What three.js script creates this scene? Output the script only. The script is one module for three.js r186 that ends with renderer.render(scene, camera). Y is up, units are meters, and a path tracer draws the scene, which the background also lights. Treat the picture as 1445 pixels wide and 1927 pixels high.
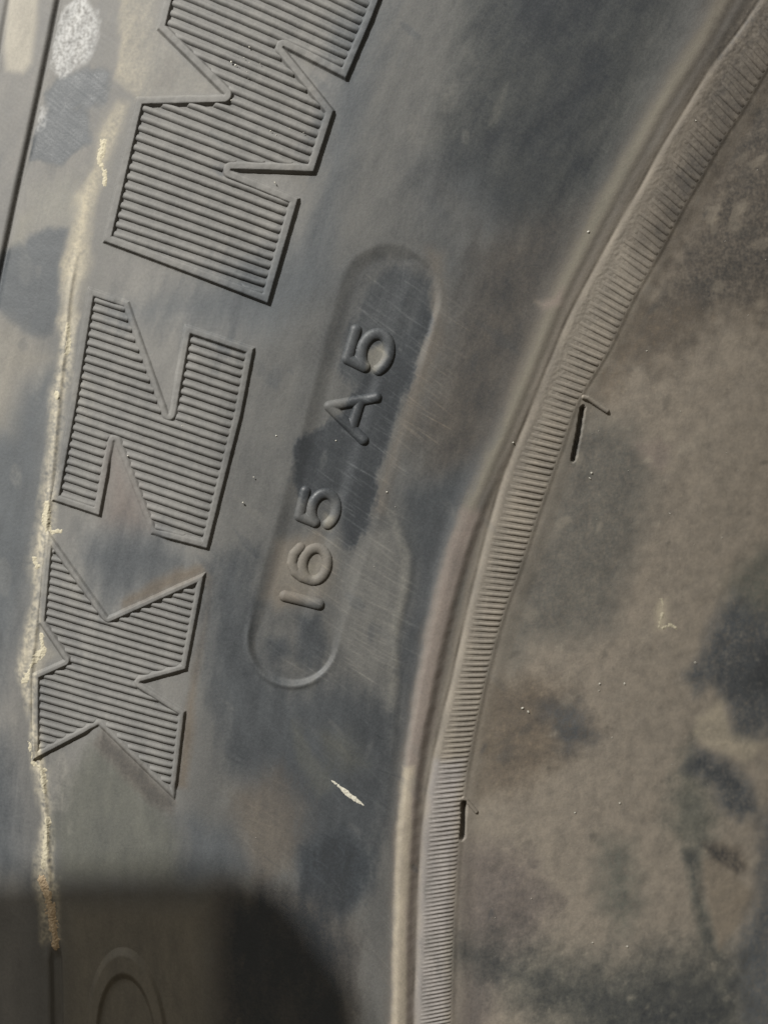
import * as THREE from 'three';
import { RoundedBoxGeometry } from 'three/addons/geometries/RoundedBoxGeometry.js';
import { RectAreaLightUniformsLib } from 'three/addons/lights/RectAreaLightUniformsLib.js';
import { mergeGeometries } from 'three/addons/utils/BufferGeometryUtils.js';

// ------------------------------------------------------------------ camera, light, exposure
const S = 7e-5, CX = 722.5, CY = 963.5, DIST = 0.18;      // metres per tenth-of-a-rib unit, middle of the patch, viewing distance
const scene = new THREE.Scene();
scene.background = new THREE.Color().setRGB(0.195, 0.168, 0.126);   // dim warm workshop around the tyre
const camera = new THREE.PerspectiveCamera(2 * Math.atan(CY * S / DIST) * 180 / Math.PI, 767 / 1024, 0.01, 20);
camera.position.set(0, 0, DIST);
camera.lookAt(0, 0, 0);
camera.focus = DIST + 0.001;
camera.userData.fStop = 12;
const LAMP = new THREE.Vector3(-0.47, 0.6, 0.6);
const lampLight = new THREE.SpotLight(new THREE.Color().setRGB(1.0, 0.98, 0.93), 6.7, 0, 0.5, 0.6, 2);
lampLight.name = 'work_lamp_light';
lampLight.position.copy(LAMP).multiplyScalar(0.985);
lampLight.target.position.set(0, 0, 0);
lampLight.castShadow = true;
lampLight.shadow.radius = 0.42;
lampLight.shadow.mapSize.set(2048, 2048);
scene.add(lampLight, lampLight.target);
RectAreaLightUniformsLib.init();
const PANEL = new THREE.Vector3(-0.45, 1.3, 0.8);
const panelLight = new THREE.RectAreaLight(new THREE.Color().setRGB(1.0, 0.985, 0.93), 4.3, 1.2, 0.5);   // added soft fill, so relief shows inside the phone shadow
panelLight.name = 'added_fill_light'; panelLight.position.copy(PANEL); panelLight.lookAt(0, 0, 0); scene.add(panelLight);
const renderer = new THREE.WebGLRenderer({ antialias: true });
renderer.toneMapping = THREE.LinearToneMapping;
renderer.toneMappingExposure = 1.06;
renderer.shadowMap.enabled = true;

// ------------------------------------------------------------------ small maths
const clamp = (x, a = 0, b = 1) => (x < a ? a : x > b ? b : x);
const lerp = (a, b, t) => a + (b - a) * t;
const sstep = (a, b, x) => { const t = clamp((x - a) / (b - a)); return t * t * (3 - 2 * t); };
let seed = 20731;
const rnd = () => { seed = (seed + 0x6d2b79f5) | 0; let t = Math.imul(seed ^ (seed >>> 15), 1 | seed); t = (t + Math.imul(t ^ (t >>> 7), 61 | t)) ^ t; return ((t ^ (t >>> 14)) >>> 0) / 4294967296; };
const PERM = new Uint8Array(512), GX = new Float32Array(256), GY = new Float32Array(256);
{ const p = [...Array(256).keys()];
  for (let i = 255; i > 0; i--) { const j = Math.floor(rnd() * (i + 1)); [p[i], p[j]] = [p[j], p[i]]; }
  for (let i = 0; i < 512; i++) PERM[i] = p[i & 255];
  for (let i = 0; i < 256; i++) { const a = rnd() * Math.PI * 2; GX[i] = Math.cos(a); GY[i] = Math.sin(a); } }
function noise(x, y) {
  const xi = Math.floor(x), yi = Math.floor(y), fx = x - xi, fy = y - yi, X = xi & 255, Y = yi & 255;
  const a = PERM[PERM[X] + Y], b = PERM[PERM[X + 1] + Y], c = PERM[PERM[X] + Y + 1], d = PERM[PERM[X + 1] + Y + 1];
  const u = fx * fx * fx * (fx * (fx * 6 - 15) + 10), v = fy * fy * fy * (fy * (fy * 6 - 15) + 10);
  const p = GX[a] * fx + GY[a] * fy, q = GX[b] * (fx - 1) + GY[b] * fy, r = GX[c] * fx + GY[c] * (fy - 1), s = GX[d] * (fx - 1) + GY[d] * (fy - 1);
  return 1.4 * (p + u * (q - p) + v * (r + u * (s - r) - p - u * (q - p)));
}
const fbm = (x, y, n) => { let s = 0, a = 0.5; for (let i = 0; i < n; i++) { s += a * noise(x, y); x = x * 2.03 + 17.3; y = y * 2.03 - 9.1; a *= 0.5; } return s; };
function segD(px, py, ax, ay, bx, by) {
  const dx = bx - ax, dy = by - ay, t = clamp(((px - ax) * dx + (py - ay) * dy) / (dx * dx + dy * dy));
  return Math.hypot(px - ax - t * dx, py - ay - t * dy);
}
function lineD(pts, x, y) { let d = 1e9; for (let i = 0; i + 1 < pts.length; i++) d = Math.min(d, segD(x, y, pts[i][0], pts[i][1], pts[i + 1][0], pts[i + 1][1])); return d; }
function polySD(pts, x, y) {                                  // signed distance to a closed outline, negative inside
  let d = 1e9, inside = false;
  for (let i = 0, j = pts.length - 1; i < pts.length; j = i++) {
    const [ax, ay] = pts[i], [bx, by] = pts[j];
    d = Math.min(d, segD(x, y, ax, ay, bx, by));
    if ((ay > y) !== (by > y) && x < (bx - ax) * (y - ay) / (by - ay) + ax) inside = !inside;
  }
  return inside ? -d : d;
}
function table(pairs) {                                       // smooth curve u(v) through [u, v] pairs, straight beyond its ends
  const v = pairs.map((p) => p[1]), u = pairs.map((p) => p[0]), n = v.length, m = [];
  for (let i = 0; i < n; i++) { const a = Math.max(0, i - 1), b = Math.min(n - 1, i + 1); m[i] = (u[b] - u[a]) / (v[b] - v[a]); }
  return (y) => {
    if (y <= v[0]) return u[0] + m[0] * (y - v[0]);
    if (y >= v[n - 1]) return u[n - 1] + m[n - 1] * (y - v[n - 1]);
    let i = 0; while (v[i + 1] < y) i++;
    const h = v[i + 1] - v[i], t = (y - v[i]) / h, t2 = t * t, t3 = t2 * t;
    return (2 * t3 - 3 * t2 + 1) * u[i] + (t3 - 2 * t2 + t) * h * m[i] + (3 * t2 - 2 * t3) * u[i + 1] + (t3 - t2) * h * m[i + 1];
  };
}

// ------------------------------------------------------------------ shape of the tyre wall
// u to the right, v downwards in the plane of the wheel, h outwards along its axis, all in units of S; the wall bulges round the wheel's axis AX.
const AX = [3600, 1700];
function bulge(u, v) {
  const r = Math.hypot(u - AX[0], v - AX[1]), d = r - 3320;
  return -(d * d) / (2 * (d > 0 ? 2200 : 2700)) * S;
}
const P = (u, v, h) => [(u - CX) * S, (CY - v) * S, bulge(u, v) + h * S];
// sizes were measured as they appear against the middle plane; the wall lies deeper away from its crest, where things are a little larger than they look
function real([mu, mv, ...rest]) { let u = mu, v = mv; for (let i = 0; i < 4; i++) { const k = 1 - bulge(u, v) / DIST; u = CX + (mu - CX) * k; v = CY + (mv - CY) * k; } return [u, v, ...rest]; }

const rtable = (pairs) => table(pairs.map(real));
const bandR = rtable([[1620, -150], [1524, 0], [1440, 137], [1393, 216], [1364, 259], [1314, 345], [1287, 392], [1250, 462], [1224, 508], [1192, 564], [1146, 660], [1090, 755], [1056, 850], [1018, 958], [984, 1060], [949, 1160], [919, 1270], [897, 1370], [879, 1470], [866, 1600], [857, 1750], [852, 1927]]);
const bandL = rtable([[1520, -150], [1433, 0], [1395, 57], [1340, 130], [1291, 210], [1245, 285], [1209, 353], [1176, 408], [1131, 490], [1078, 590], [1035, 690], [995, 790], [955, 890], [925, 990], [902, 1080], [880, 1170], [858, 1270], [838, 1350], [818, 1440], [803, 1530], [795, 1620], [790, 1750], [784, 1927]]);
const ridgeC = rtable([[1530, -300], [1368, 0], [1322, 82], [1246, 200], [1204, 277], [1165, 345], [1132, 408], [1090, 490], [1044, 585], [1003, 690], [950, 820], [893, 950], [858, 1050], [833, 1150], [812, 1250], [795, 1340], [780, 1430], [771, 1520], [764, 1620], [759, 1750], [756, 1927]]);
const seam = [[178, -400], [112, 0], [98, 70], [75, 180], [40, 340], [5, 505], [-20, 640], [-60, 900], [-90, 1300], [-80, 1700], [-40, 2330]].map(real);
const seamOuter = [[110, -400], [22, -20], [8, 60], [-4, 140], [-60, 480], [-150, 1000], [-170, 1500], [-150, 2330]].map(real);
const seamU = table(seam.map((p) => p)), flash = rtable([[240, 0], [200, 250], [172, 360], [146, 470], [131, 560], [124, 640], [112, 740], [100, 880], [88, 1000], [76, 1120], [66, 1200], [58, 1280], [60, 1380], [78, 1450], [87, 1540], [92, 1650], [104, 1780], [108, 1927]]);
const PILLC = rtable([[770, 420], [738, 548], [700, 690], [655, 850], [612, 1000], [574, 1120], [552, 1208], [540, 1280]]);
const pillLine = Array.from({ length: 15 }, (_, i) => { const v = 556 + (1206 - 556) * i / 14; return [PILLC(v), v]; });
const pillSD = (u, v) => { const d = lineD(pillLine, u, v); return d - lerp(90, 80, clamp((v - 560) / 650)); };
const stepLine = [[700, 860], [742, 960], [774, 1045], [768, 1115], [750, 1190], [748, 1290], [742, 1420], [730, 1520]].map(real);
const slits = [[[1096, 768], [1089, 815], [1079, 864]], [[873, 1511], [870, 1576]]].map((l) => l.map(real));

function height(u, v) {
  let h = 1.5 * fbm(u / 170, v / 170, 2) + 0.35 * fbm(u / 28 + 7, v / 28, 2);
  if (u < 330) {                                              // grooves and raised shoulder strip, moulding flash line
    const d = lineD(seam, u, v), side = u - seamU(v);
    h += -8 * Math.exp(-(d * d) / 36) + 5 * sstep(3, -14, side);
    const e = lineD(seamOuter, u, v);
    h += -7 * Math.exp(-(e * e) / 50);
    const fu = u - flash(v);
    if (Math.abs(fu) < 30 && v > 440) h += sstep(440, 560, v) * (1 - 0.8 * sstep(1760, 1800, v)) * (3.2 + 1.6 * noise(v / 23, 3)) * Math.exp(-(fu * fu) / 18) - 1.2 * sstep(440, 560, v) * Math.exp(-((fu - 9) * (fu - 9)) / 30);
    if (v > 1770 && Math.abs(fu) < 50) h += sstep(1775, 1812, v) * (-8 * sstep(12, 7, Math.abs(fu - 1)) + 4 * Math.exp(-((fu + 17) * (fu + 17)) / 30));
  }
  if (u > 430 && u < 880 && v > 430 && v < 1330) {            // recessed panel with a soft lip
    const s = pillSD(u, v);
    const low = sstep(1120, 1250, v), side = sstep(0, 30, u - PILLC(v)) ;
      h += -5.5 * (1 - 0.35 * side * (1 - low)) * (1 - 0.6 * side * sstep(640, 760, v) * (1 - low)) * sstep(lerp(lerp(14, lerp(6, 12, sstep(640, 760, v)), side), 5, low), lerp(lerp(-22, lerp(-8, -30, sstep(640, 760, v)), side), -6, low), s) + (0.25 + 2.4 * low * sstep(60, -10, u - PILLC(v) - 30)) * Math.exp(-((s - 7) * (s - 7)) / 26);
  }
  if (u > 640 && u < 900 && v > 830 && v < 1620) {
    let side = 1e9;
    const su = stepU(v); side = u - su;
    const fade = sstep(900, 1040, v) * sstep(1600, 1350, v);
    h += -2 * fade * sstep(-8, 10, side) * sstep(80, 20, side);
  }
  const c = u - ridgeC(v), w = lerp(30, 13, sstep(200, 1500, v)), slopeN = lerp(0.86, 1, sstep(0, 1300, v));
  if (Math.abs(c) < 140) {                                    // dusty rib beside the knurled band
    const d = c * slopeN + 1.6 * noise(v / 19, u / 60);
    const inner = lerp(62, 10, sstep(300, 1450, v));
      h += lerp(1.5, 5.4, sstep(500, 1350, v)) * sstep(w + 12, w - 8, d) * sstep(-w - inner, -w + inner * 0.45, d) * (0.9 + 0.1 * Math.cos(d / w)) + 2 * Math.exp(-(d * d) / (w * w * 2.2)) - 1.1 * sstep(1300, 700, v) * Math.exp(-((d - w * 0.45) * (d - w * 0.45)) / 60);
  }
  const l = u - bandL(v), r = u - bandR(v);
  if (l > -70 && r < 60) {
    h += -lerp(1.4, 2.4, sstep(500, 1300, v)) * Math.exp(-((l + 5) * (l + 5)) / 14) * (0.6 + 0.8 * noise(v / 70, 5)) - lerp(0.8, 2, sstep(500, 1300, v)) * sstep(-40, -14, l) * sstep(8, -10, l);
    if (v < 1000) h += 1.5 * sstep(1000, 700, v) * sstep(0, 12, l) * sstep(70, 40, l) * (0.4 * noise(u / 9, v / 6) + 0.3 * noise(u / 3.5, v / 3.5));
    h += 2.2 * sstep(-8, 10, l) * sstep(6, -5, r);
  }
  if (r > -60) {
    for (const s of slits) {
      const d = lineD(s, u, v);
      if (d < 14) h -= 15 * sstep(5.4, 2.8, d);
    }
    h += -3 * sstep(0, 40, r) + 0.9 * fbm(u / 60 + 40, v / 60, 3);
  }
  return h;
}
const stepU = table(stepLine);
const at = (u, v, up = 0) => P(u, v, height(u, v) + up);

// ------------------------------------------------------------------ dirt, dust and wear on the rubber, with some painted sheen and light falloff
const U0 = -420, U1 = 1870, V0 = -420, V1 = 2350;
// the texture runs round the wheel: across = distance from the axis, along = angle round it
const R0 = 1990, R1 = 4080, A0 = -0.16, A1 = 0.74;
const uvOf = (u, v) => [(R1 - Math.hypot(u - AX[0], v - AX[1])) / (R1 - R0), (Math.atan2(AX[1] - v, AX[0] - u) - A0) / (A1 - A0)];
// matter and painted reflections (white sheen, blue of COOL): [rubber covered, linear colour]
const RUBBER = [0.027, 0.030, 0.034], GREY = [0.125, 0.122, 0.114], WARM = [0.150, 0.128, 0.102], BROWN = [0.150, 0.120, 0.088], PALE = [0.33, 0.295, 0.222], SHEEN = [0.38, 0.38, 0.375], COOL = [0.092, 0.101, 0.109], GREEN = [0.118, 0.118, 0.098], PINK = [0.165, 0.138, 0.122];
const LETTERS = [
  [[195, 456], [258, 184], [422, 180], [297, 56], [318, -30], [360, -160], [560, -150], [735, -75], [716, -2], [700, 40], [652, 152], [535, 92], [630, 210], [592, 327], [437, 322], [564, 374], [506, 574]],
  [[168, 541], [244, 567], [319, 778], [349, 611], [480, 655], [456, 780], [392, 1034], [284, 1006], [216, 832], [190, 972], [99, 942], [132, 762]],
  [[91, 998], [205, 1160], [387, 1078], [352, 1260], [266, 1284], [350, 1338], [330, 1506], [187, 1366], [63, 1431], [64, 1268], [122, 1242], [75, 1172]],
];
const patches = [];
const patch = (cover, tint, soft0, warp0, measured, mix0 = 1, pts = measured.map(real)) => {
  const soft = soft0 * 1.15 + 1, warp = warp0 * 0.9, mix = mix0 * 0.92;
  const xs = pts.map((p) => p[0]), ys = pts.map((p) => p[1]), m = soft + warp * 1.2 + 2;
  patches.push({ cover, tint, soft, warp, pts, mix, x0: Math.min(...xs) - m, x1: Math.max(...xs) + m, y0: Math.min(...ys) - m, y1: Math.max(...ys) + m, grain: 0 });
  return patches.at(-1);
};
const band = (line, half) => [...line.map(([x, y, w = half]) => [x - w, y]), ...line.slice().reverse().map(([x, y, w = half]) => [x + w, y])];
const strip = (cover, tint, soft, warp, line, half, mix = 1) => patch(cover, tint, soft, warp, band(line, half), mix);
// shoulder and flash side
patch(0.60, [0.165, 0.158, 0.148], 60, 30, [[-420, -420], [330, -420], [290, 60], [210, 420], [120, 640], [100, 1000], [60, 1300], [100, 2350], [-420, 2350]]);
patch(0.9, [0.23, 0.215, 0.185], 8, 8, [[20, -60], [80, -60], [62, 120], [45, 140], [14, 135], [8, 90]]);
patch(0.60, [0.2, 0.192, 0.17], 30, 12, [[55, 360], [130, 330], [165, 380], [145, 430], [60, 430]]);
patch(0.18, COOL, 8, 8, [[108, 152], [165, 130], [210, 135], [196, 188], [150, 205], [96, 225], [82, 175]]);
patch(0.18, COOL, 6, 8, [[62, 262], [96, 205], [160, 202], [172, 268], [115, 312], [60, 300]]);
patch(0.25, COOL, 8, 8, [[12, 468], [58, 444], [92, 428], [130, 430], [116, 500], [112, 580], [96, 628], [60, 636], [4, 590], [-60, 560]]);
patch(0.40, COOL, 40, 16, [[40, 730], [100, 650], [136, 640], [110, 740], [96, 900], [80, 1000], [40, 1200], [-40, 1400], [-300, 1400], [-300, 900], [0, 780]]);
patch(0.30, COOL, 40, 16, [[-200, 1380], [10, 1380], [35, 1480], [50, 1650], [-200, 1650]]);
patch(0.75, [0.16, 0.15, 0.132], 34, 10, [[-30, 590], [20, 610], [66, 645], [128, 672], [96, 690], [40, 720], [20, 810], [-30, 820]]);
patch(0.7, SHEEN, 5, 16, [[122, 10], [165, -20], [186, 50], [160, 116], [120, 146], [92, 132], [108, 70]], 0.7).grain = 0.8;  // glossy sheen painted in as a white colour
patch(0.55, SHEEN, 4, 10, [[74, 200], [92, 198], [86, 240], [66, 250]], 0.6).grain = 0.8;
patch(0.60, [0.2, 0.19, 0.165], 14, 10, [[35, 400], [62, 400], [45, 455], [22, 462]]);
patch(0.92, PALE, 7, 10, [[232, -120], [318, -120], [296, 52], [350, 120], [425, 178], [258, 186], [216, 145], [226, 70]], 0.6).grain = 0.25;
patch(0.40, BROWN, 8, 8, [[288, 160], [300, 145], [312, 100], [330, 120], [322, 168]], 0.8);
strip(0.92, PALE, 12, 16, [[232, 195, 8], [207, 255, 19], [190, 310, 10], [162, 370, 19], [152, 440, 17], [142, 500, 27], [134, 560, 15], [130, 640, 8]], 20, 0.78).grain = 0.25;
strip(0.95, [0.36, 0.325, 0.25], 9, 14, [[130, 600, 14], [124, 690, 11], [108, 750, 16], [102, 830, 9], [95, 900, 11], [88, 960, 18], [86, 1010, 22], [72, 1070, 12], [68, 1130, 6], [62, 1200, 19], [52, 1262, 20], [60, 1320, 8], [68, 1390, 6], [78, 1440, 13], [86, 1500, 10], [86, 1540, 6], [88, 1590, 15], [88, 1650, 19], [100, 1770, 17]], 10, 0.85).grain = 0.7;
patch(0.8, PALE, 8, 12, [[70, 1200], [112, 1232], [62, 1262], [50, 1240]], 0.6);
// one broad dusty band round the letters, paled to paint in their lit ribs
patch(0.80, [0.148, 0.144, 0.137], 60, 24, [[250, -420], [780, -420], [700, 20], [640, 240], [590, 460], [490, 640], [440, 860], [400, 1060], [370, 1300], [340, 1520], [110, 1480], [70, 1240], [105, 900], [160, 540], [240, 200]], 0.95);
// around the letters
patch(0.42, COOL, 60, 25, [[240, 590], [480, 500], [620, 420], [640, 560], [560, 700], [470, 640], [340, 600]]);
patch(0.42, GREY, 40, 25, [[450, 700], [540, 600], [640, 560], [600, 680], [545, 820], [520, 900], [430, 1000]]);
patch(0.55, GREY, 14, 14, [[505, 800], [535, 730], [560, 690], [545, 760], [520, 810]]);
patch(0.5, PINK, 30, 10, [[215, 850], [285, 1000], [250, 1000], [200, 980]]);
patch(0.30, COOL, 40, 14, [[170, 1010], [290, 1000], [350, 1060], [210, 1140], [150, 1050]]);
patch(0.50, BROWN, 10, 8, [[230, 1130], [330, 1075], [380, 1062], [400, 1090], [385, 1180], [365, 1260], [352, 1330], [345, 1400], [335, 1480], [350, 1480], [370, 1300], [396, 1120], [385, 1080], [230, 1145]]);
patch(0.50, GREEN, 22, 16, [[130, 1470], [170, 1400], [235, 1440], [300, 1520], [345, 1580], [330, 1660], [110, 1660], [100, 1560]]);
patch(0.25, WARM, 10, 8, [[195, 1375], [330, 1510], [320, 1530], [270, 1500], [180, 1400]]);
// the smooth middle
patch(0.44, GREY, 30, 14, [[745, -200], [895, -200], [880, 60], [845, 130], [800, 250], [720, 380], [660, 470], [640, 380], [690, 180]]);
patch(0.33, COOL, 40, 20, [[640, 60], [735, -60], [690, 190], [640, 360], [600, 460], [610, 300]]);
patch(0.04, GREEN, 60, 16, [[890, -300], [1310, -300], [1220, 130], [1130, 320], [1040, 460], [900, 430], [830, 300], [880, 120]]);  // cover thinned to paint in the light falling off to the right
patch(0.16, COOL, 60, 20, [[800, 320], [900, 300], [960, 420], [900, 560], [840, 480]]);
patch(0.30, GREY, 40, 20, [[800, 300], [900, 380], [960, 440], [900, 600], [850, 640], [830, 480]]);
patch(0.17, BROWN, 50, 26, [[900, 480], [1010, 400], [1085, 400], [1000, 660], [900, 880], [820, 900], [790, 800], [850, 640]]);  // brown dirt, thinned to paint in the weaker light here
patch(0.62, BROWN, 18, 14, [[806, 470], [836, 478], [832, 640], [800, 730], [760, 830], [735, 900], [720, 960], [700, 960], [748, 800], [795, 640]], 0.55);
patch(0.20, COOL, 30, 16, [[760, 920], [850, 890], [930, 830], [905, 930], [860, 1020], [830, 1130], [800, 1260], [775, 1360], [756, 1400], [756, 1200], [780, 1090], [760, 990]]);
patch(0.62, GREY, 6, 8, [[640, 1080], [690, 1010], [742, 990], [772, 1045], [768, 1112], [749, 1190], [748, 1290], [745, 1330], [700, 1310], [640, 1210]], 0.8);
patch(0.18, COOL, 34, 22, [[410, 1060], [465, 1040], [475, 1230], [545, 1300], [650, 1290], [745, 1340], [738, 1500], [700, 1640], [600, 1660], [540, 1600], [430, 1430], [385, 1280]]);
patch(0.44, BROWN, 34, 26, [[430, 1490], [520, 1445], [575, 1520], [562, 1600], [490, 1650], [450, 1570]], 0.8);
patch(0.4, GREEN, 10, 14, [[545, 1340], [580, 1400], [640, 1480], [600, 1500], [560, 1430]], 0.7);
patch(0.42, WARM, 10, 12, [[470, 1540], [540, 1560], [556, 1640], [470, 1660]], 0.6);
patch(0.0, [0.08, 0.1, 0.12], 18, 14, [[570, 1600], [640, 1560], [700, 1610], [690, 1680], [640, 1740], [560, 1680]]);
patch(0.55, GREY, 24, 18, [[645, 1740], [690, 1690], [735, 1820], [730, 2000], [640, 2000]]);
patch(0.34, GREEN, 26, 16, [[600, 1380], [650, 1380], [690, 1440], [640, 1450]]);
patch(0.42, COOL, 30, 20, [[350, 1540], [430, 1560], [470, 1640], [350, 1660]]);
patch(0.0, BROWN, 40, 18, [[410, 1680], [620, 1680], [660, 1780], [640, 2350], [410, 2350]]);  // shade painted in: dust left out to deepen the phone shadow
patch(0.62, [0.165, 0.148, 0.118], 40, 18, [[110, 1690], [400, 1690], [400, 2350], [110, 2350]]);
// the panel
patch(0.24, GREY, 14, 10, [[650, 540], [700, 480], [770, 475], [815, 520], [805, 600], [760, 640], [620, 680], [610, 640]]);
patch(0.0, COOL, 6, 14, [[560, 830], [640, 780], [690, 720], [745, 640], [800, 560], [806, 600], [790, 660], [745, 790], [710, 900], [690, 1000], [650, 1040], [545, 905]]);
patch(0.08, COOL, 10, 14, [[630, 690], [690, 540], [745, 500], [806, 530], [806, 620], [740, 720], [690, 760]], 0.75);
patch(0.30, GREY, 14, 12, [[500, 1090], [540, 960], [640, 930], [650, 1060], [630, 1180], [490, 1180]]);
patch(0.55, WARM, 14, 10, [[500, 1120], [520, 1020], [600, 1000], [630, 1060], [610, 1120], [520, 1150]]);
patch(0.10, COOL, 12, 10, [[565, 1165], [600, 1160], [614, 1220], [585, 1262], [560, 1240]]);
patch(0.12, COOL, 12, 8, [[505, 1205], [535, 1200], [545, 1230], [515, 1240]]);
patch(0.85, PALE, 5, 4, [[692, 660], [720, 645], [730, 672], [706, 702], [690, 695]], 0.45);
patch(0.85, PALE, 6, 4, [[612, 968], [632, 972], [622, 1000], [608, 994]], 0.4);
patch(0.75, PALE, 6, 4, [[575, 1060], [598, 1062], [592, 1086], [572, 1084]], 0.4);
// rib and knurled band
{ const l = [], b = [], g = [];
  for (let v = -420; v <= 2350; v += 60) { l.push([ridgeC(v), v, lerp(28, 20, sstep(200, 1500, v))]); b.push([(bandL(v) + bandR(v)) / 2, v, (bandR(v) - bandL(v)) / 2 + 26]); if (v > 1380) g.push([bandR(v) - 44, v, 30]); }
  patch(0.88, [0.165, 0.146, 0.122], 14, 10, [], 1, band(b)); patch(0.55, WARM, 26, 12, [], 1, band(l)); patch(0.9, [0.15, 0.14, 0.115], 12, 9, [], 1, band(l.map(([x, y, w]) => [x - 0.3 * w, y, w * 0.4]))); patch(0.78, PINK, 12, 9, [], 1, band(l.filter((p) => p[1] > 900)));
  patch(0.88, [0.185, 0.172, 0.165], 10, 6, [], 1, band(g)); }
strip(0.9, PALE, 5, 7, [[768, 1440, 12], [758, 1600, 13], [752, 1750, 13], [748, 2000, 13]], 12, 0.5);
patch(0.85, PINK, 8, 8, [[1008, 568], [1040, 560], [1060, 540], [1056, 575], [1020, 585]]);
patch(0.14, BROWN, 40, 16, [[1300, 160], [1445, -250], [1700, -250], [1500, 60], [1380, 280], [1250, 480], [1200, 450]], 0.8);  // brown dirt, darkened to paint in light fading at the upper right
// the bead side
{ const r = []; for (let v = -420; v <= 2350; v += 90) r.push([bandR(v) + 16, v]);
  patch(0.92, [0.172, 0.150, 0.124], 14, 8, [], 1, [...r, [2100, 2350], [2100, -420]]); }
patch(0.12, BROWN, 40, 30, [[1330, 330], [1450, 130], [1870, -420], [1870, 560], [1500, 620], [1350, 590], [1250, 690], [1180, 660]], 0.95);  // brown dirt with cover lowered, painting light falloff into the top right
patch(0.45, BROWN, 22, 20, [[1200, 600], [1290, 560], [1340, 590], [1260, 640], [1180, 680], [1150, 760], [1130, 740]]);
patch(0.46, [0.125, 0.118, 0.102], 30, 12, [[1088, 790], [1120, 770], [1190, 810], [1222, 870], [1222, 950], [1190, 1040], [1150, 1180], [1090, 1200], [1000, 1210], [962, 1270], [955, 1210], [990, 1100], [1035, 960]]);
patch(0.5, BROWN, 34, 18, [[930, 1300], [1000, 1275], [1085, 1315], [1120, 1375], [1070, 1420], [990, 1480], [905, 1500], [905, 1400]]);
patch(0.32, COOL, 26, 16, [[1030, 1335], [1085, 1325], [1115, 1385], [1065, 1405]]);
patch(0.45, PINK, 34, 20, [[868, 1600], [905, 1585], [1000, 1620], [1045, 1700], [940, 1860], [905, 1980], [862, 1980]], 0.9);
patch(0.52, GREEN, 28, 18, [[1130, 1585], [1185, 1590], [1200, 1700], [1175, 1760], [1130, 1700]]);
patch(0.60, GREEN, 40, 26, [[1270, 1470], [1300, 1420], [1350, 1540], [1320, 1620], [1260, 1560]]);
patch(0.14, GREEN, 70, 26, [[860, 1790], [1160, 1820], [1300, 1790], [1400, 1810], [1420, 2000], [1150, 2000]]);  // thin cover paints in dimmer light at the lower right
patch(0.52, GREEN, 24, 14, [[1370, 1090], [1440, 1030], [1520, 1060], [1520, 1180], [1380, 1170]]);
patch(0.26, COOL, 20, 12, [[1345, 1165], [1380, 1118], [1425, 1150], [1520, 1170], [1520, 1400], [1440, 1388], [1385, 1385], [1370, 1320], [1345, 1275], [1310, 1300], [1290, 1270], [1320, 1240]]);
patch(0.05, COOL, 20, 10, [[1400, 1245], [1450, 1195], [1520, 1190], [1520, 1330], [1370, 1305], [1350, 1275]]);
patch(0.95, PALE, 9, 14, [[1312, 1352], [1360, 1316], [1375, 1382], [1440, 1402], [1400, 1432], [1318, 1402]], 0.38);
patch(0.12, COOL, 16, 10, [[1288, 1448], [1312, 1412], [1370, 1438], [1410, 1470], [1424, 1528], [1396, 1542], [1356, 1522], [1340, 1476]]);
patch(0.08, BROWN, 9, 8, [[1325, 1592], [1352, 1590], [1394, 1600], [1406, 1632], [1386, 1648], [1340, 1618]]);
patch(0.20, GREEN, 9, 8, [[1288, 1602], [1314, 1600], [1316, 1670], [1336, 1720], [1350, 1800], [1322, 1796], [1300, 1690]]);
patch(0.84, WARM, 8, 8, [[1322, 1612], [1372, 1640], [1422, 1682], [1396, 1740], [1352, 1788], [1332, 1700]]);
patch(0.35, COOL, 26, 14, [[1430, 1690], [1440, 1540], [1520, 1480], [1520, 2000], [1400, 2000], [1388, 1780]]);
patch(0.9, PALE, 8, 10, [[1238, 1128], [1256, 1124], [1256, 1170], [1248, 1190], [1232, 1188], [1232, 1150]], 0.55);
patch(0.85, PINK, 10, 10, [[1190, 832], [1240, 826], [1262, 840], [1250, 890], [1225, 880]], 0.7);

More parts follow.
